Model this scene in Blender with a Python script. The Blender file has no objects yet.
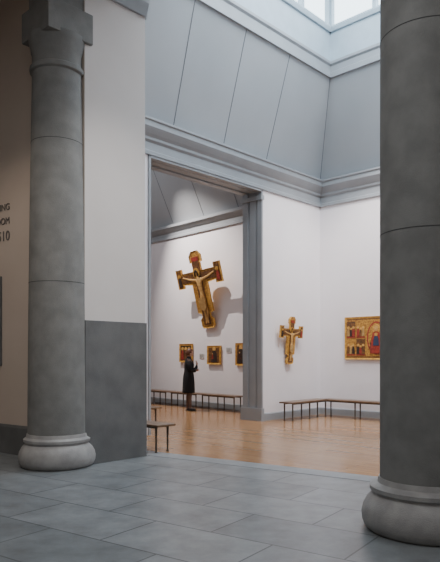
import bpy, bmesh, math, random
from mathutils import Matrix, Vector
random.seed(4)
S = bpy.context.scene
U1 = Vector((.688,.725)); U2 = Vector((-.725,.689))
C = Vector((2.627,16.0))
def v3(p,z=0): return Vector((p[0],p[1],z))

# ---------------------------------------------------------------- materials
def mat(name, col, rough=.6, col2=None, scale=4., bump=0., bscale=60., metal=0., detail=5.):
    m=bpy.data.materials.new(name); m.use_nodes=True
    n=m.node_tree.nodes; l=m.node_tree.links; b=n['Principled BSDF']
    b.inputs['Roughness'].default_value=rough; b.inputs['Metallic'].default_value=metal
    tc=n.new('ShaderNodeTexCoord')
    if col2 is None: col2=tuple(c*.93 for c in col)
    nz=n.new('ShaderNodeTexNoise'); nz.inputs['Scale'].default_value=scale; nz.inputs['Detail'].default_value=detail
    l.new(tc.outputs['Object'],nz.inputs['Vector'])
    r=n.new('ShaderNodeValToRGB'); r.color_ramp.elements[0].position=.35; r.color_ramp.elements[1].position=.65
    r.color_ramp.elements[0].color=(*col2,1); r.color_ramp.elements[1].color=(*col,1)
    l.new(nz.outputs['Fac'],r.inputs['Fac']); l.new(r.outputs['Color'],b.inputs['Base Color'])
    if bump>0:
        n2=n.new('ShaderNodeTexNoise'); n2.inputs['Scale'].default_value=bscale; n2.inputs['Detail'].default_value=6
        l.new(tc.outputs['Object'],n2.inputs['Vector'])
        bp=n.new('ShaderNodeBump'); bp.inputs['Strength'].default_value=bump; bp.inputs['Distance'].default_value=.01
        l.new(n2.outputs['Fac'],bp.inputs['Height']); l.new(bp.outputs['Normal'],b.inputs['Normal'])
    return m
M_wall = mat('plaster_lavender',(.82,.785,.80),.8,scale=1.5,col2=(.79,.755,.775))
M_warm = mat('plaster_warm',(.52,.44,.375),.8,scale=1.2,col2=(.49,.41,.345))
M_pier = mat('plaster_cream',(.66,.62,.595),.8,scale=1.2,col2=(.63,.59,.565))
M_trim = mat('trim_grey',(.31,.33,.35),.5,scale=3)
M_panel= mat('ceiling_panel_grey',(.40,.42,.44),.6,scale=.8,col2=(.37,.39,.41))
M_seam = mat('panel_seam',(.16,.17,.18),.7)
M_lant = mat('lantern_blue_grey',(.42,.50,.56),.6)
M_stone= mat('serena_stone',(.21,.21,.20),.75,col2=(.165,.165,.158),scale=5,bump=.35,bscale=90,detail=9)
M_base = mat('serena_stone_base',(.37,.36,.35),.6,col2=(.27,.265,.26),scale=6,bump=.3,bscale=90,detail=9)
M_dado = mat('dado_stone',(.145,.147,.146),.6,col2=(.11,.113,.113),scale=3,bump=.25,detail=9)
M_joint= mat('stone_joint',(.06,.06,.06),.9)
M_gold = mat('gilding',(.80,.47,.10),.38,col2=(.46,.23,.045),scale=14,metal=.25)
M_gold2= mat('gold_ground',(.60,.32,.06),.45,col2=(.27,.115,.025),scale=22,metal=.15)
M_bronze=mat('aged_gold_brown',(.20,.085,.022),.5,col2=(.07,.03,.012),scale=20)
M_dark = mat('painted_umber',(.05,.025,.015),.5,col2=(.02,.015,.012),scale=18)
M_blue = mat('painted_blue',(.03,.045,.09),.5,scale=18)
M_red  = mat('painted_red',(.38,.045,.025),.5,col2=(.2,.02,.015),scale=18)
M_flesh= mat('painted_flesh',(.70,.43,.15),.5,col2=(.46,.24,.07),scale=12)
M_cream= mat('painted_cream',(.48,.30,.11),.5,col2=(.3,.16,.05),scale=12)
M_bench= mat('bench_walnut',(.20,.125,.07),.35,col2=(.12,.07,.04),scale=9)
M_bleg = mat('bench_leg_bronze',(.09,.07,.05),.4,metal=.3)
M_coat = mat('black_wool',(.006,.006,.008),.9,scale=20)
M_skin = mat('skin',(.62,.36,.26),.5)
M_hair = mat('auburn_hair',(.13,.045,.02),.5,scale=40)
M_shoe = mat('black_leather',(.012,.012,.012),.3)
M_stock= mat('dark_stocking',(.14,.085,.065),.6)
M_label= mat('label_card',(.55,.54,.52),.6)
M_letter=mat('letter_grey',(.13,.12,.11),.5)

def floor_stone():
    m=bpy.data.materials.new('floor_slate_slabs'); m.use_nodes=True
    n=m.node_tree.nodes; l=m.node_tree.links; b=n['Principled BSDF']
    tc=n.new('ShaderNodeTexCoord'); mp=n.new('ShaderNodeMapping'); mp.inputs['Rotation'].default_value=(0,0,math.radians(35))
    l.new(tc.outputs['Object'],mp.inputs['Vector'])
    br=n.new('ShaderNodeTexBrick'); br.inputs['Scale'].default_value=1
    br.inputs['Brick Width'].default_value=1.25; br.inputs['Row Height'].default_value=.72
    br.inputs['Mortar Size'].default_value=.008; br.inputs['Mortar Smooth'].default_value=.1; br.inputs['Bias'].default_value=0
    br.inputs['Color1'].default_value=(.175,.190,.197,1); br.inputs['Color2'].default_value=(.245,.260,.267,1)
    br.inputs['Mortar'].default_value=(.07,.075,.08,1)
    l.new(mp.outputs['Vector'],br.inputs['Vector'])
    nz=n.new('ShaderNodeTexNoise'); nz.inputs['Scale'].default_value=3; nz.inputs['Detail'].default_value=9; nz.inputs['Roughness'].default_value=.65
    l.new(tc.outputs['Object'],nz.inputs['Vector'])
    r=n.new('ShaderNodeValToRGB'); r.color_ramp.elements[0].position=.3; r.color_ramp.elements[1].position=.7
    r.color_ramp.elements[0].color=(.68,.68,.68,1); r.color_ramp.elements[1].color=(1.2,1.2,1.2,1)
    l.new(nz.outputs['Fac'],r.inputs['Fac'])
    mx=n.new('ShaderNodeMixRGB'); mx.blend_type='MULTIPLY'; mx.inputs['Fac'].default_value=1
    l.new(br.outputs['Color'],mx.inputs['Color1']); l.new(r.outputs['Color'],mx.inputs['Color2'])
    l.new(mx.outputs['Color'],b.inputs['Base Color'])
    b.inputs['Roughness'].default_value=.34
    bp=n.new('ShaderNodeBump'); bp.inputs['Strength'].default_value=.2; bp.inputs['Distance'].default_value=.01
    l.new(nz.outputs['Fac'],bp.inputs['Height']); l.new(bp.outputs['Normal'],b.inputs['Normal'])
    return m
def floor_wood():
    m=bpy.data.materials.new('floor_oak_boards'); m.use_nodes=True
    n=m.node_tree.nodes; l=m.node_tree.links; b=n['Principled BSDF']
    tc=n.new('ShaderNodeTexCoord'); mp=n.new('ShaderNodeMapping'); mp.inputs['Rotation'].default_value=(0,0,math.radians(43))
    l.new(tc.outputs['Object'],mp.inputs['Vector'])
    br=n.new('ShaderNodeTexBrick'); br.inputs['Scale'].default_value=1
    br.inputs['Brick Width'].default_value=2.2; br.inputs['Row Height'].default_value=.14
    br.inputs['Mortar Size'].default_value=.003; br.inputs['Bias'].default_value=0
    br.inputs['Color1'].default_value=(.35,.175,.075,1); br.inputs['Color2'].default_value=(.45,.245,.11,1)
    br.inputs['Mortar'].default_value=(.2,.10,.05,1)
    l.new(mp.outputs['Vector'],br.inputs['Vector'])
    l.new(br.outputs['Color'],b.inputs['Base Color'])
    b.inputs['Roughness'].default_value=.2
    return m
M_fs=floor_stone(); M_fw=floor_wood()

# ---------------------------------------------------------------- helpers
def link(o): S.collection.objects.link(o); return o
def mesh(name,vs,fs,m,smooth=False,parent=None,mw=None):
    me=bpy.data.meshes.new(name); me.from_pydata([tuple(v) for v in vs],[],fs)
    bm=bmesh.new(); bm.from_mesh(me); bmesh.ops.recalc_face_normals(bm,faces=bm.faces); bm.to_mesh(me); bm.free()
    if not isinstance(m,(list,tuple)): m=[m]
    for k in m: me.materials.append(k)
    if smooth:
        for p in me.polygons: p.use_smooth=True
    o=link(bpy.data.objects.new(name,me))
    if parent: o.parent=parent
    if mw is not None: o.matrix_local=mw
    return o
def empty(name,mw=None,parent=None):
    o=link(bpy.data.objects.new(name,None)); o.empty_display_size=.1
    if parent: o.parent=parent
    if mw is not None: o.matrix_local=mw
    return o
def prism(name,pts,z0,z1,m,parent=None,mw=None,bevel=0):
    k=len(pts); vs=[(p[0],p[1],z0) for p in pts]+[(p[0],p[1],z1) for p in pts]
    fs=[list(range(k))[::-1],list(range(k,2*k))]+[[i,(i+1)%k,k+(i+1)%k,k+i] for i in range(k)]
    o=mesh(name,vs,fs,m,parent=parent,mw=mw)
    if bevel:
        b=o.modifiers.new('bevel','BEVEL'); b.width=bevel; b.segments=3
    return o
def slab(name,a,b,thick,z0,z1,m,**k):   # wall a->b, thickness toward vector
    a=Vector(a);b=Vector(b);t=Vector(thick)
    return prism(name,[a,b,b+t,a+t],z0,z1,m,**k)
def box(name,x0,x1,y0,y1,z0,z1,m,parent=None,mw=None,bevel=0):
    return prism(name,[(x0,y0),(x1,y0),(x1,y1),(x0,y1)],z0,z1,m,parent,mw,bevel)
def sweep(name,a,b,nrm,prof,m,parent=None):
    a=Vector(a);b=Vector(b);n=Vector(nrm);k=len(prof);vs=[]
    for P in (a,b):
        for d,z in prof: q=P+n*d; vs.append((q.x,q.y,z))
    fs=[list(range(k)),list(range(k,2*k))[::-1]]+[[i,(i+1)%k,k+(i+1)%k,k+i] for i in range(k)]
    return mesh(name,vs,fs,m,parent=parent)
def lathe(name,prof,m,segs=64,parent=None,mw=None):
    vs=[];fs=[];k=len(prof)
    for i in range(segs):
        a=2*math.pi*i/segs
        for r,z in prof: vs.append((r*math.cos(a),r*math.sin(a),z))
    for i in range(segs):
        j=(i+1)%segs
        for q in range(k-1): fs.append([i*k+q,j*k+q,j*k+q+1,i*k+q+1])
    fs.append([i*k for i in range(segs)]); fs.append([i*k+k-1 for i in range(segs)])
    o=mesh(name,vs,fs,m,parent=parent,mw=mw)
    for p in o.data.polygons: p.use_smooth=len(p.vertices)==4
    es=o.modifiers.new('es','EDGE_SPLIT'); es.split_angle=math.radians(32)
    return o
def frame(org,xd,z=0):
    x=Vector((xd[0],xd[1],0)).normalized(); y=Vector((-x.y,x.x,0))
    M=Matrix.Identity(4)
    for i in range(3): M[i][0]=x[i]; M[i][1]=y[i]
    M[0][3]=org[0];M[1][3]=org[1];M[2][3]=z
    return M
def skin(name,vs,es,m,roots=(0,),sub=2,parent=None,mw=None):
    me=bpy.data.meshes.new(name); me.from_pydata([v[:3] for v in vs],es,[]); me.materials.append(m)
    o=link(bpy.data.objects.new(name,me))
    if parent: o.parent=parent
    if mw is not None: o.matrix_local=mw
    md=o.modifiers.new('skin','SKIN'); md.use_smooth_shade=True
    sv=me.skin_vertices[0].data
    for i,v in enumerate(vs):
        r=v[3]; sv[i].radius=(r,v[4] if len(v)>4 else r); sv[i].use_root=i in roots
    if sub:
        sm=o.modifiers.new('sub','SUBSURF'); sm.levels=sub; sm.render_levels=sub
    return o

# ---------------------------------------------------------------- room shell
K=Vector((-1.9,8.55)); AD=Vector((-.807,.59)).normalized(); AN=Vector((-.59,-.807)).normalized()
WD=Vector((.670,-.742)).normalized(); WN=Vector((-.742,-.67)).normalized(); P2=Vector((.66,16.74))
TH=.53
def L(t,d=0): return C-U1*t+U2*d      # gallery left wall
def R(s,d=0): return C-U2*s+U1*d      # gallery back wall
T0=Vector((-1.007,9.73)); TD=Vector((.835,-.55)).normalized(); TN=Vector((.55,.835)).normalized()
# floors
a=T0-TD*14; b=T0+TD*12
prism('floor',[(-14,-5),(b.x,-5),(b.x,b.y),(a.x,a.y),(-14,a.y)],-.2,0,M_fs)
prism('floor_oak',[a,b,b+TN*22,a+TN*22],-.2,0,M_fw)
slab('trim_1',T0-TD*.9-TN*.34,T0+TD*7-TN*.34,TN*.34,-.05,.004,mat('threshold_slate',(.28,.295,.305),.4,col2=(.235,.25,.26),scale=4))

# gallery walls
JT=2.387; JL=5.84
slab('wall_left',L(-.53),L(JT),U2*TH,0,6.12,M_wall)
slab('wall_left_header',L(JT),L(JL),U2*TH,5.42,6.12,M_trim)
slab('wall_left_near',L(JL),L(7.6),U2*TH,0,6.12,M_wall)
slab('wall_back',R(0),R(9.5),U1*.4,0,6.12,M_wall)
slab('wall_right',R(9),R(9,-7.6),-U2*.4,0,8.4,M_wall)
# jamb casing and lintel soffit
dr=empty('door_1')
for i,(d0,d1,pr) in enumerate([(-.03,.10,.05),(.10,.16,.02),(.16,.34,.035),(.34,.40,.015),(.40,.56,.05)]):
    slab('jamb_far_%d'%i,L(JT-.0,d0),L(JT+pr,d0),U2*(d1-d0),0,5.43,M_trim,parent=dr)
    slab('jamb_near_%d'%i,L(JL-pr,d0),L(JL,d0),U2*(d1-d0),0,5.43,M_trim,parent=dr)
    slab('head_%d'%i,L(JT,d0),L(JL,d0),U2*(d1-d0),5.42-pr,5.43,M_trim,parent=dr)
slab('jamb_plinth',L(JT-.02,-.05),L(JT+.08,-.05),U2*.66,0,.3,M_trim,parent=dr)
slab('jamb_cap',L(JT-.02,-.05),L(JT+.08,-.05),U2*.66,5.18,5.28,M_trim,parent=dr)
# cornice
prof=[(0,5.42),(.05,5.42),(.05,5.49),(.025,5.51),(.025,5.66),(.07,5.70),(.07,5.75),(.12,5.80),(.17,5.86),(.20,5.90),(.20,6.0),(.23,6.02),(.23,6.06),(0,6.12)]
sweep('trim_2',L(-.0),L(7.6),-U2,prof,M_trim)
sweep('trim_3',R(0),R(9),-U1,prof,M_trim)
# skirtings
bp=[(0,0),(.03,0),(.03,.16),(.015,.18),(0,.18)]
sweep('baseboard_left',L(0),L(JT-.03),-U2,bp,M_trim)
sweep('baseboard_back',R(0),R(9),-U1,bp,M_trim)
# sloped coffer panels
ZT=8.25; DI=.9
def quad(name,pts,m,th=.06,up=(0,0,1)):
    u=Vector(up)*th
    vs=list(pts)+[p+u for p in pts]; k=len(pts)
    return mesh(name,vs,[list(range(k)),list(range(k,2*k))]+[[i,(i+1)%k,k+(i+1)%k,k+i] for i in range(k)],m)
quad('ceiling_panel_left',[v3(L(0),6.1),v3(L(7.6),6.1),v3(L(7.6,-DI),ZT),v3(L(DI,-DI),ZT)],M_panel)
quad('ceiling_panel_back',[v3(R(0),6.1),v3(R(9),6.1),v3(R(9,-DI),ZT),v3(R(DI,-DI),ZT)],M_panel)
seams=empty('trim_4')
def strip(name,p,q,w,wd,m,parent):
    wd=Vector((wd[0],wd[1],0)).normalized()*w/2
    ax=(q-p).normalized(); n=ax.cross(wd).normalized()
    if n.z>0: n=-n
    o=n*.006
    vs=[p-wd,p+wd,q+wd,q-wd]; vs=vs+[v+o for v in vs]
    return mesh(name,vs,[[0,1,2,3],[4,5,6,7],[0,1,5,4],[1,2,6,5],[2,3,7,6],[3,0,4,7]],m,parent=parent)
for i in range(4):
    t=2.5+i*1.47
    strip('seam_left_%d'%i,v3(L(t-.25),6.1),v3(L(t,-DI),ZT),.016,U1,M_seam,seams)
for i in range(5):
    s=2.4+i*1.47
    strip('seam_back_%d'%i,v3(R(s-.25),6.1),v3(R(s,-DI),ZT),.016,U2,M_seam,seams)
strip('hip',v3(C,6.1),v3(L(DI,-DI),ZT),.03,(1,0),M_seam,seams)
# lantern
lt0,lt1,ls0,ls1=DI,6.4,DI,8.0
def G(t,s): return C-U1*t-U2*s
lan=empty('window_1')
prism('ceiling_ring_front',[G(lt1,0),G(7.6,0),G(7.6,9),G(lt1,9)],ZT+.06,ZT+.2,M_panel)
prism('ceiling_ring_right',[G(0,ls1),G(lt1,ls1),G(lt1,9.2),G(0,9.2)],ZT+.06,ZT+.2,M_panel)
lp=[(0,ZT-.02),(.05,ZT-.02),(.05,ZT+.10),(.02,ZT+.12),(.02,ZT+.26),(.06,ZT+.30),(.06,ZT+.36),(0,ZT+.38)]
ZS=9.45; ZW=10.6
def lanside(tag,a,b,nin,nw):
    out=-Vector(nin)
    slab('sill_wall_'+tag,a,b,out*.15,ZT,ZS,M_lant,parent=lan)
    slab('head_wall_'+tag,a,b,out*.15,ZW,10.8,M_lant,parent=lan)
    sweep('moulding_'+tag,a,b,nin,lp,M_trim,parent=lan)
    sweep('sill_'+tag,a,b,nin,[(0,ZS-.12),(.05,ZS-.12),(.08,ZS-.04),(.08,ZS),(0,ZS)],M_lant,parent=lan)
    d=(Vector(b)-Vector(a)); Ln=d.length; d.normalize()
    for i in range(nw+1):
        w=.10
        c=Vector(a)+d*(Ln*i/nw)
        slab('mullion_%s_%d'%(tag,i),c-d*w/2,c+d*w/2,out*.12,ZS,ZW,M_lant,parent=lan)
lanside('l',G(lt0,ls0),G(lt1,ls0),-U2,5)
lanside('b',G(lt0,ls0),G(lt0,ls1),-U1,6)
lanside('f',G(lt1,ls0),G(lt1,ls1),U1,6)
lanside('r',G(lt0,ls1),G(lt1,ls1),U2,5)
prism('lantern_roof',[G(lt0-.2,ls0-.2),G(lt1+.2,ls0-.2),G(lt1+.2,ls1+.2),G(lt0-.2,ls1+.2)],10.8,10.95,M_lant,parent=lan)
# front header between lobby and gallery + lobby ceiling
slab('wall_front_header',L(7.5,.5),L(7.5,-9.2),-U1*.3,7.15,8.45,M_pier)
h1=L(7.6,.4); h2=L(7.6,-9.0)
prism('ceiling',[(-9,-3.5),(h2.x+.3,-3.5),(h2.x+.3,h2.y),(h2.x,h2.y),(h1.x,h1.y),(-6.3,13.5),(-9,13.5)],7.2,7.35,M_warm)

# pier (engaged wall end) with dado
B0=K+U1*1.09
pier=empty('wall_pier')
prism('plaster',[K,B0,B0+U2*2.1,K+U2*2.1],2.04,8.3,M_pier,parent=pier)
prism('dado',[K-U2*.02-U1*.0,B0+U1*.02-U2*.02,B0+U1*.02+U2*1.98,K+U2*1.98],0,2.04,M_dado,parent=pier,bevel=.004)
sweep('impost',K,B0,-U2,[(0,6.72),(.04,6.72),(.07,6.82),(.10,6.9),(.10,7.0),(0,7.0)],M_trim,parent=pier)
sweep('impost_side',B0,B0+U2*1.9,U1,[(0,6.72),(.04,6.72),(.07,6.82),(.10,6.9),(.10,7.0),(0,7.0)],M_trim,parent=pier)
# wall A (lobby left)
slab('wall_lobby_left',K,K+AD*6,-AN*.3,0,7.3,M_warm)
sweep('baseboard_lobby_left',K+AD*.15,K+AD*6,AN,[(0,0),(.03,0),(.03,.42),(.015,.46),(0,.46)],M_dado)
ae=K+AD*6
slab('wall_lobby_side',ae,(-8,-3.2),(-.3,0),0,7.3,M_warm)
slab('wall_lobby_rear',(-8.2,-3.2),(4.6,-3.2),(0,-.3),0,7.3,M_warm)
g=L(7.6,-9)
slab('wall_lobby_right',(g.x+.1,-3.2),(g.x+.1,g.y+.3),(.3,0),0,7.3,M_pier)

# second gallery
W0=P2+WD*1.36; W1=P2-WD*9
def W(s,d=0): return P2-WD*s+WN*d
slab('wall_far',W0,W1,-WN*.3,0,7.6,M_wall)
prof2=[(0,5.2),(.05,5.2),(.05,5.26),(.025,5.28),(.025,5.38),(.08,5.43),(.14,5.5),(.17,5.52),(.17,5.6),(0,5.64)]
sweep('trim_5',W0,W1,WN,prof2,M_trim)
sweep('baseboard_far',W0,W1,WN,bp,M_trim)
quad('ceiling_panel_far',[v3(W0,5.62),v3(W1,5.62),v3(W1+WN*1.0,7.6),v3(W0+WN*1.0,7.6)],M_panel)
for i in range(6):
    s=.2+i*1.47
    strip('seam_far_%d'%i,v3(W(s),5.62),v3(W(s,1.0),7.6),.016,WD,M_seam,seams)
e1=W1-U1*9
prism('ceiling_far',[W0+WN*1+WD*.3,W1+WN*1,e1,L(8.2,.5),L(-.5,.1)],7.6,7.7,M_panel)
slab('wall_far_upper',L(-.5,TH-.1),L(8.2,TH-.1),U2*.1,6.1,7.7,M_wall)
slab('wall_far_left',W1,e1,-WD*.3,0,7.7,M_wall)
slab('wall_far_near',L(8.2,.35),e1,-U1*.15,0,7.7,M_wall)
slab('wall_left_extension',L(7.6),L(8.2),U2*TH,0,7.7,M_wall)

# ---------------------------------------------------------------- columns
basep=[(.47,0),(.505,.03),(.525,.08),(.53,.14),(.515,.21),(.485,.27),(.455,.305),(.44,.32),(.44,.335),(.46,.35),(.462,.385),(.44,.40),(.425,.415),(.415,.46)]
def column(name,x,y,rt,rs,yaw,joints):
    c=empty(name,Matrix.Translation((x,y,0)))
    lathe('base',[(r*rs if r>.43 else r,z) for r,z in basep],M_base,96,c)
    sh=[]
    zs=[.46,1.0,2.0,3.0,4.0,5.0,5.46]
    for z in zs:
        f=(z-.46)/5.0; sh.append((.405-(.405-rt)*f**1.5,z))
    lathe('shaft',sh,M_stone,96,c)
    for i,z in enumerate(joints):
        f=(z-.46)/5.0; r=.405-(.405-rt)*f**1.5
        lathe('drum_joint_%d'%i,[(r-.01,z-.004),(r+.0015,z-.004),(r+.0015,z+.004),(r-.01,z+.004)],M_joint,96,c)
    lathe('capital',[(rt,5.46),(rt+.03,5.48),(rt+.035,5.51),(rt+.03,5.54),(rt,5.56),(rt,5.72),(rt+.015,5.75),(rt+.02,5.80),(rt+.045,5.88),(rt+.05,5.95),(rt+.05,5.97)],M_stone,96,c)
    h=.355
    box('abacus',-h,h,-h,h,5.92,6.34,M_stone,c,Matrix.Rotation(yaw,4,'Z'),.01)
    box('entablature',-h+.07,h-.07,-h+.07,h-.07,6.34,7.2,M_stone,c,Matrix.Rotation(yaw,4,'Z'),.01)
    return c
yaw=math.atan2(U1.y,U1.x)
column('stone_column',-2.29,8.58,.345,1.0,yaw,(2.55,4.5))
column('stone_column',1.84,5.42,.40,1.07,yaw,(2.62,4.35))

# ---------------------------------------------------------------- benches
def bench(name,org,xd,length,depth=.38,h=.45,nl=None):
    b=empty(name,frame(org,xd))
    box('seat',0,length,0,depth,h-.035,h,M_bench,b,None,.008)
    nl=nl or max(2,int(round(length/.95))+1)
    box('rail_front',.1,length-.1,.06,.08,h-.065,h-.035,M_bleg,b)
    box('rail_back',.1,length-.1,depth-.08,depth-.06,h-.065,h-.035,M_bleg,b)
    for i in range(nl):
        x=.12+(length-.24)*i/(nl-1)
        for j,y in enumerate((.07,depth-.07)):
            lathe('leg_%d_%d'%(i,j),[(.022,0),(.024,.012),(.015,.03),(.017,.2),(.020,h-.06),(.026,h-.035)],M_bleg,16,b,Matrix.Translation((x,y,0)))
    return b
bench('gallery_bench',L(2.05,-.62),U1,1.6)
bench('gallery_bench',R(.42,-.62),-U2,3.6)
bench('gallery_bench',W(4.3,.52),WD,1.45,nl=3)
bench('gallery_bench',W(2.8,.52),WD,1.4,nl=3)
bench('gallery_bench',W(1.35,.52),WD,1.55,nl=3)
bench('gallery_bench',B0+U1*.24+U2*1.74,-U2,1.76)
bench('gallery_bench',Vector((-1.22,12.95))+U2*1.6-U1*.4,-U2,1.6)

# ---------------------------------------------------------------- art
def poly_panel(name,pts,y0,y1,m,parent,inset=.03,m2=None,depth=-.012):
    me=bpy.data.meshes.new(name); bm=bmesh.new()
    f=bm.faces.new([bm.verts.new((x,y1,z)) for x,z in pts])
    r=bmesh.ops.extrude_face_region(bm,geom=[f]); nv=[e for e in r['geom'] if isinstance(e,bmesh.types.BMVert)]
    for v in nv: v.co.y=y0
    nf=[e for e in r['geom'] if isinstance(e,bmesh.types.BMFace)][0]
    bmesh.ops.recalc_face_normals(bm,faces=bm.faces)
    me.materials.append(m); 
    if m2:
        me.materials.append(m2)
        bmesh.ops.inset_region(bm,faces=[nf],thickness=inset,depth=depth)
        nf.material_index=1
    bm.to_mesh(me); bm.free()
    o=link(bpy.data.objects.new(name,me)); o.parent=parent; return o
def disc(name,x,y,z,r,th,m,parent,k=24,sz=1.):
    pts=[(x+r*math.cos(2*math.pi*i/k),z+sz*r*math.sin(2*math.pi*i/k)) for i in range(k)]
    return poly_panel(name,pts,y-th,y,m,parent)

def crucifix(name,mw,H,Wd):
    c=empty(name,mw)
    sx=Wd/1.95; sz=H/2.25
    half=[(.20,0),(.27,.06),(.27,.26),(.17,.34),(.17,.42),(.33,.48),(.33,1.30),(.72,1.34),(.72,1.24),(.975,1.24),(.975,1.82),(.72,1.82),(.72,1.68),(.17,1.68),(.17,1.92),(.25,1.92),(.25,2.12),(.12,2.25)]
    pts=[(x*sx,z*sz) for x,z in half]+[(-x*sx,z*sz) for x,z in reversed(half)]
    poly_panel('panel',pts,-.03,.03,M_gold,c,.035*sx,M_gold2)
    y=-.022
    box('cross_upright',-.15*sx,.15*sx,y-.008,y,.1*sz,2.0*sz,M_bronze,c)
    box('cross_beam',-.74*sx,.74*sx,y-.008,y,1.40*sz,1.62*sz,M_bronze,c)
    for sgn in (-1,1):
        box('terminal_scene_%d'%(sgn+2),(sgn*.85-.085)*sx,(sgn*.85+.085)*sx,y-.006,y,1.30*sz,1.76*sz,M_bronze,c)
        disc('mourner_halo_%d'%(sgn+2),sgn*.85*sx,y-.006,1.62*sz,.06*sx,.006,M_gold,c)
        poly_panel('mourner_%d'%(sgn+2),[((sgn*.85+dx)*sx,zz*sz) for dx,zz in ((-.07,1.31),(.07,1.31),(.06,1.5),(.02,1.6),(-.02,1.6),(-.06,1.5))],y-.012,y-.006,M_dark if sgn<0 else M_red,c)
    box('title_board',-.15*sx,.15*sx,y-.010,y,1.96*sz,2.08*sz,M_red,c)
    k=sx
    V=[(0,0,.86,.095),(.02,0,1.06,.075),(0,0,1.25,.10),(0,0,1.40,.085),(-.02,0,1.50,.035),(-.045,0,1.60,.062),(-.06,0,1.67,.045),
       (.15,0,1.42,.045),(.40,0,1.47,.032),(.62,0,1.54,.024),(.70,0,1.56,.030),(-.15,0,1.42,.045),(-.40,0,1.47,.032),(-.62,0,1.54,.024),(-.70,0,1.56,.030),
       (.07,0,.76,.07),(.10,0,.50,.05),(.035,0,.25,.032),(.05,0,.13,.035),(-.06,0,.76,.07),(-.02,0,.50,.05),(-.02,0,.25,.032),(-.05,0,.13,.035)]
    V=[(a*sx,0,zz*sz,r*k) for a,b_,zz,r in V]
    E=[(0,1),(1,2),(2,3),(3,4),(4,5),(5,6),(3,7),(7,8),(8,9),(9,10),(3,11),(11,12),(12,13),(13,14),(0,15),(15,16),(16,17),(17,18),(0,19),(19,20),(20,21),(21,22)]
    skin('christ_figure',V,E,M_flesh,parent=c,mw=Matrix.Translation((0,y-.01,0))@Matrix.Diagonal((1,.35,1,1)))
    disc('halo',-.05*sx,y-.008,1.62*sz,.145*sx,.01,M_gold,c)
    poly_panel('loincloth',[(x*sx,zz*sz) for x,zz in ((-.13,.90),(.13,.92),(.15,.62),(.05,.50),(-.06,.54),(-.14,.62))],y-.05*k-.01,y,M_cream,c)
    poly_panel('hair',[((-.045+dx)*sx,zz*sz) for dx,zz in ((-.07,1.52),(-.075,1.66),(0,1.72),(.07,1.66),(.085,1.50),(.05,1.54),(.05,1.64),(-.04,1.64),(-.045,1.54))],y-.035*k-.01,y,M_dark,c)
    return c
px=W(1.36,.07)
crucifix('painted_crucifix',frame(px,WD,2.34)@Matrix.Rotation(math.radians(13),4,'X')@Matrix.Rotation(math.radians(-3),4,'Y'),2.25,1.95)
px=L(1.42,-.06)
crucifix('painted_crucifix',frame(px,U1,1.33)@Matrix.Rotation(math.radians(5),4,'X'),1.16,.88)

def framed(name,mw,w,h,kind):
    c=empty(name,mw)
    pts=[(-w/2,0),(w/2,0),(w/2,h),(-w/2,h)]
    poly_panel('frame',pts,-.05,-.0,M_gold,c,.05 if w<1 else .045,M_gold2)
    y=-.04
    def fig(tag,x,z0,hh,m,wid=.4):
        poly_panel('robe_'+tag,[(x+dx*hh,z0+dz*hh) for dx,dz in ((-wid/2,0),(wid/2,0),(wid*.42,.45),(wid*.30,.68),(.06,.74),(-.06,.74),(-wid*.30,.68),(-wid*.42,.45))],y-.008,y,m,c)
        disc('halo_'+tag,x,y,z0+.84*hh,.15*hh,.005,M_gold,c,16)
        disc('face_'+tag,x,y-.005,z0+.84*hh,.085*hh,.006,M_flesh,c,14,1.2)
    if kind=='madonna':
        box('ground',-w/2+.06,w/2-.06,y,y+.005,.06,h-.06,M_bronze,c)
        fig('virgin',0.02,.06,h*.86,M_dark,.55); fig('child',-.08*w,.28*h,h*.35,M_red,.45)
    elif kind=='saints':
        box('ground',-w/2+.06,w/2-.06,y,y+.005,.06,h-.06,M_dark,c)
        for i in range(3): fig(str(i),(i-1)*w*.25,.08,h*.7,(M_red,M_bronze,M_cream)[i],.32)
    else: # enthroned Virgin with narrative scenes
        box('border_top',-w/2+.05,w/2-.05,y,y+.004,h-.075,h-.05,M_bronze,c)
        box('border_low',-w/2+.05,w/2-.05,y,y+.004,.05,.075,M_bronze,c)
        cols=[M_dark,M_red,M_bronze,M_cream]
        n=0
        for sd in (-1,1):
            for i in range(2):
                for j in range(2):
                    x0=sd*(.30+i*.275)-(.255 if sd<0 else 0); z0=.10+j*(h-.18)/2
                    hh=(h-.24)/2
                    box('scene_%d'%n,x0,x0+.245,y-.003,y,z0,z0+hh,(M_bronze,M_gold2)[(i+j)%2],c)
                    box('scene_band_%d'%n,x0,x0+.245,y-.006,y,z0,z0+.03,M_red,c)
                    y-=.004
                    for q in range(3): fig('s%d_%d'%(n,q),x0+.05+q*.072,z0+.04,hh*.62*(1 if q!=1 else .85),cols[(n+q)%4],.32)
                    y+=.004
                    n+=1
        disc('mandorla',0,y,h/2,.26,.006,M_red,c,40,1.55)
        disc('mandorla_inner',0,y-.004,h/2,.225,.006,M_gold2,c,40,1.6)
        y-=.008
        box('throne',-.17,.17,y-.006,y,.16,.42,M_dark,c)
        y-=.005
        fig('virgin',0,.15,.72,M_red,.45); y-=.008; fig('child',0,.34,.32,M_blue,.5)
    return c
framed('painted_altarpiece',frame(R(1.67,-.0),-U2,1.44)@Matrix.Translation((0,-.005,0)),1.78,1.06,'altar')
def sray(r): return (.66-r*16.74)/(.67+r*.742)
framed('madonna_painting',frame(W(sray(-.0082),.01),WD,1.28),.58,.54,'madonna')
framed('madonna_painting',frame(W(sray(.0361),.01),WD,1.26),.42,.62,'madonna')
framed('saints_painting',frame(W(sray(-.0542),.01),WD,1.33),.62,.56,'saints')
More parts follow.
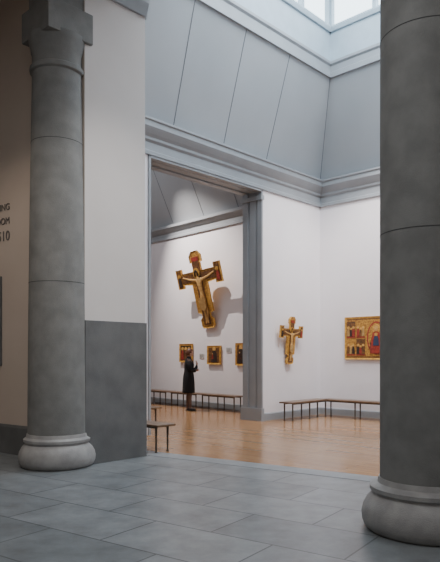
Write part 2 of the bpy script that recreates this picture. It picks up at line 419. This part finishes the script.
for i,(p,z) in enumerate(((W(sray(.0148),.006),1.62),(W(sray(-.0296),.006),1.45))):
    lb=empty('wall_label',frame(p,WD,z))
    box('card',-.1,.1,-.008,0,0,.14,M_label,lb)
    for q in range(4): box('text_line_%d'%q,-.08,.08-.02*(q%2),-.010,-.008,.025+q*.026,.033+q*.026,M_letter,lb)

# lobby wall lettering + framed text board
LX=K+AD*1.73
for i,(tx,z,sz) in enumerate((('SAINSBURY WING',3.84,.15),('EARLY ROOM',3.62,.15),('1260\u20131510',3.36,.22))):
    cu=bpy.data.curves.new('lettering','FONT'); cu.body=tx; cu.size=sz; cu.extrude=.004; cu.align_x='RIGHT'; cu.materials.append(M_letter)
    o=link(bpy.data.objects.new('wall_lettering',cu)); o.matrix_world=frame(LX+AN*.008,-AD,z)@Matrix.Rotation(math.pi/2,4,'X')
bd=empty('notice_board',frame(K+AD*2.50,-AD,1.38))
box('frame',-.56,.56,-.05,0,0,1.42,M_dado,bd,None,.006); box('sheet',-.53,.53,-.055,-.045,.03,1.39,M_label,bd)
for q in range(9): box('print_line_%d'%q,-.42,.40-.05*(q%3),-.057,-.055,.2+q*.12,.22+q*.12,M_letter,bd)

# ---------------------------------------------------------------- visitor
P=empty('standing_woman',Matrix.Translation((-.87,16.95,0))@Matrix.Rotation(math.radians(14),4,'Z'))
bv=[(0,0,.98,.12),(0,0,1.12,.105),(.01,0,1.28,.12),(0,0,1.40,.085),(.005,0,1.47,.052),(.02,0,1.54,.05),
    (0,.16,1.39,.06),(-.02,.215,1.13,.045),(.17,.12,1.10,.034),(.235,.03,1.13,.027),
    (0,-.16,1.39,.06),(-.01,-.215,1.13,.045),(.16,-.15,1.14,.034),(.23,-.02,1.28,.027),
    (0,.085,.88,.09),(.01,.085,.50,.058),(-.015,.085,.36,.052),(-.02,.085,.10,.035),(-.03,.085,.045,.036),(.08,.095,.03,.028),(.13,.10,.028,.022),
    (0,-.085,.88,.09),(.03,-.08,.50,.058),(.02,-.08,.36,.052),(.03,-.08,.10,.035),(.02,-.08,.045,.036),(.13,-.09,.03,.028),(.18,-.095,.028,.022)]
be=[(0,1),(1,2),(2,3),(3,4),(4,5),(3,6),(6,7),(7,8),(8,9),(3,10),(10,11),(11,12),(12,13),(0,14),(14,15),(15,16),(16,17),(17,18),(18,19),(19,20),(0,21),(21,22),(22,23),(23,24),(24,25),(25,26),(26,27)]
skin('body',bv,be,M_stock,parent=P)
rings=[(.50,.0,.175,.215),(.60,0,.172,.212),(.80,0,.165,.205),(.95,-.005,.155,.195),(1.05,0,.135,.172),(1.13,.0,.125,.16),(1.22,.012,.138,.172),(1.30,.012,.138,.190),(1.37,.005,.115,.20),(1.415,0,.092,.165),(1.45,.0,.070,.10),(1.49,.002,.060,.066),(1.505,.004,.054,.058)]
n=32; vs=[];fs=[]
for z,cx,rx,ry in rings:
    for i in range(n):
        a=2*math.pi*i/n; fl=1+(.035*math.sin(7*a) if z<1 else 0)*(1-z)*2
        vs.append((cx+rx*fl*math.cos(a),ry*fl*math.sin(a),z))
for q in range(len(rings)-1):
    for i in range(n): fs.append([q*n+i,q*n+(i+1)%n,(q+1)*n+(i+1)%n,(q+1)*n+i])
co=mesh('coat',vs,fs,M_coat,True,P); sb=co.modifiers.new('s','SUBSURF'); sb.levels=1; sb.render_levels=1
so=co.modifiers.new('t','SOLIDIFY'); so.thickness=.008
skin('sleeve_left',[(0,.15,1.385,.075),(-.015,.215,1.25,.068),(-.02,.225,1.13,.062),(.08,.18,1.105,.055),(.19,.10,1.10,.046),(.215,.06,1.115,.045)],[(0,1),(1,2),(2,3),(3,4),(4,5)],M_coat,parent=P)
skin('sleeve_right',[(0,-.15,1.385,.075),(-.01,-.215,1.25,.068),(-.01,-.225,1.13,.062),(.08,-.19,1.125,.055),(.18,-.12,1.18,.046),(.215,-.06,1.24,.045)],[(0,1),(1,2),(2,3),(3,4),(4,5)],M_coat,parent=P)
def hand(name,o,d,side,up):
    o=Vector(o); d=Vector(d).normalized(); up=Vector(up); sidev=Vector(side).normalized(); palm=d.cross(sidev).normalized()
    V=[];E=[];roots=[]
    def add(ch):
        roots.append(len(V))
        for i,(p,r) in enumerate(ch):
            V.append((*p,r)); 
            if i: E.append((len(V)-2,len(V)-1))
    add([(o,.024),(o+d*.04,.03),(o+d*.075,.030)])
    for i,ln in enumerate((.062,.075,.070,.052)):
        b=o+d*.07+sidev*(-.027+.018*i)
        add([(b,.009),(b+d*ln*.45+palm*.006,.0085),(b+d*ln*.8+palm*.02,.008),(b+d*ln*.95+palm*.036,.007)])
    b=o+d*.025-sidev*.025
    add([(b,.011),(b+d*.022-sidev*.022,.010),(b+d*.048-sidev*.028+palm*.008,.009)])
    return skin(name,V,E,M_skin,roots,1,P)
hand('hand_left',(.225,.045,1.12),(.1,-1,.15),(0,.1,-1),(0,0,1))
hand('hand_right',(.225,-.03,1.26),(.05,.25,1),(0,1,-.2),(0,0,1))
def headmesh():
    bm=bmesh.new(); bmesh.ops.create_uvsphere(bm,u_segments=32,v_segments=24,radius=1)
    for v in bm.verts:
        x,y,z=v.co
        w=.073*(1-.22*max(0,-z)**1.5); dx=.092*(1-.10*max(0,-z))
        X=x*dx; Y=y*w; Z=z*.115
        if x>.3:
            X+=.012*max(0,-z)*x
            if abs(y)<.22: 
                X+=.022*math.exp(-((z+.12)/.16)**2)*(1-abs(y)/.22)
                X+=.006*math.exp(-((z+.45)/.07)**2)
            X-=.007*math.exp(-((z-.08)/.10)**2)*math.exp(-((abs(y)-.38)/.14)**2)
        v.co=(X,Y,Z)
    me=bpy.data.meshes.new('head'); bm.to_mesh(me); bm.free(); me.materials.append(M_skin)
    for p in me.polygons: p.use_smooth=True
    o=link(bpy.data.objects.new('head',me)); return o
hd=empty('head_group',Matrix.Translation((.03,0,1.605))@Matrix.Rotation(math.radians(6),4,'Y'),P)
h=headmesh(); h.parent=hd
skin('neck',[(-.02,0,-.13,.052),(-.01,0,-.05,.048),(0,0,0,.04)],[(0,1),(1,2)],M_skin,parent=hd)
for s in (-1,1):
    lathe('ear_%d'%(s+2),[(.002,0),(.014,.002),(.018,.008),(.010,.010)],M_skin,12,hd,Matrix.Translation((-.005,s*.070,-.005))@Matrix.Rotation(-s*math.pi/2,4,'X')@Matrix.Diagonal((1,1.5,1,1)))
    lathe('eye_%d'%(s+2),[(.001,-.006),(.008,-.003),(.008,.003),(.001,.006)],M_dark,12,hd,Matrix.Translation((.078,s*.030,.008))@Matrix.Rotation(math.pi/2,4,'Y'))
box('mouth',.083,.0875,-.02,.02,-.055,-.049,M_red,hd,None,.001)
bm=bmesh.new(); bmesh.ops.create_uvsphere(bm,u_segments=32,v_segments=20,radius=1)
kill=[v for v in bm.verts if (v.co.x>.45 and v.co.z<.45) or v.co.z<-.62 or (v.co.x>.1 and v.co.z<-.1)]
bmesh.ops.delete(bm,geom=kill,context='VERTS')
for v in bm.verts: v.co=(v.co.x*.104-.006,v.co.y*.086,v.co.z*.127+.004)
me=bpy.data.meshes.new('hair'); bm.to_mesh(me); bm.free(); me.materials.append(M_hair)
for p in me.polygons: p.use_smooth=True
o=link(bpy.data.objects.new('hair',me)); o.parent=hd; so=o.modifiers.new('t','SOLIDIFY'); so.thickness=.012
skin('hair_bun',[(-.085,0,.0,.035),(-.115,0,-.01,.042),(-.13,0,-.02,.03)],[(0,1),(1,2)],M_hair,parent=hd)
for s,x in ((1,0),(-1,.05)):
    yy=s*.085
    skin('shoe_%d'%(s+2),[(-.045+x,yy,.045,.042),(.0+x,yy,.04,.042),(.08+x,yy+s*.005,.034,.036),(.14+x,yy+s*.01,.026,.026)],[(0,1),(1,2),(2,3)],M_shoe,parent=P)
    box('heel_%d'%(s+2),-.075+x,-.03+x,yy-.02,yy+.02,0,.03,M_shoe,P)

# ---------------------------------------------------------------- lights
def area(name,loc,target,size,power,col,sy=None):
    l=bpy.data.lights.new(name,'AREA'); l.energy=power; l.color=col; l.size=size
    if sy: l.shape='RECTANGLE'; l.size_y=sy
    o=link(bpy.data.objects.new(name,l)); o.location=loc
    o.rotation_euler=(Vector(target)-Vector(loc)).to_track_quat('-Z','Y').to_euler(); return o
def spot(name,loc,target,power,col,ang=60,blend=.8,r=.05):
    l=bpy.data.lights.new(name,'SPOT'); l.energy=power; l.color=col; l.spot_size=math.radians(ang); l.spot_blend=blend; l.shadow_soft_size=r
    o=link(bpy.data.objects.new(name,l)); o.location=loc
    o.rotation_euler=(Vector(target)-Vector(loc)).to_track_quat('-Z','Y').to_euler(); return o
gc=G(3.6,4.2)
area('lantern_daylight',(gc.x,gc.y,10.7),(gc.x,gc.y,0),5,800,(.84,.92,1),5)
p=L(1.2,-3.2); q=L(1.2); spot('track_spot_1',(p.x,p.y,7.4),(q.x,q.y,2.2),620,(1,.90,.84),75)
p=R(2.0,-3.2); q=R(2.2); spot('track_spot_2',(p.x,p.y,7.4),(q.x,q.y,2.2),620,(1,.90,.84),75)
# second gallery
p=W(3.0,3.6); area('far_room_fill',(p.x,p.y,7.4),(p.x,p.y,0),4,100,(.88,.93,1))  # added fill lamp under the closed far ceiling, no window behind it
p=W(3.0,2.0); q=W(1.3); spot('track_spot_3',(p.x,p.y,7.3),(q.x,q.y,2.8),1700,(1,.92,.87),74,.9,.015)
p=W(3.2,4.0); q=W(2.4); spot('far_room_fill_spot',(p.x,p.y,6.8),(q.x,q.y,1.0),120,(1,.92,.86),55)  # added fill spot, lifts the lower part of the far wall
# lobby
area('lobby_ambient_fill',(-1.5,2.0,7.0),(-1.5,2.0,0),4,240,(.94,.97,1),5)  # unseen soft lamp added in place of bounced ambient light in the lobby
spot('lobby_spot',(1.2,5.2,6.9),(-1.7,9.0,2.7),620,(1,.96,.92),44,1)
spot('lobby_wall_spot',(-4.2,6.0,6.9),(-3.4,9.7,1.4),300,(1,.86,.74),52)

w=bpy.data.worlds.new('sky'); S.world=w; w.use_nodes=True
bg=w.node_tree.nodes['Background']; bg.inputs['Color'].default_value=(.76,.91,1,1); bg.inputs['Strength'].default_value=5

cam=bpy.data.cameras.new('camera'); co=link(bpy.data.objects.new('camera',cam))
co.location=(0,0,1.55); co.rotation_euler=(math.pi/2,0,0)
cam.sensor_fit='AUTO'; cam.sensor_width=36; cam.lens=39.01; cam.shift_y=.1317; cam.clip_end=200
S.camera=co
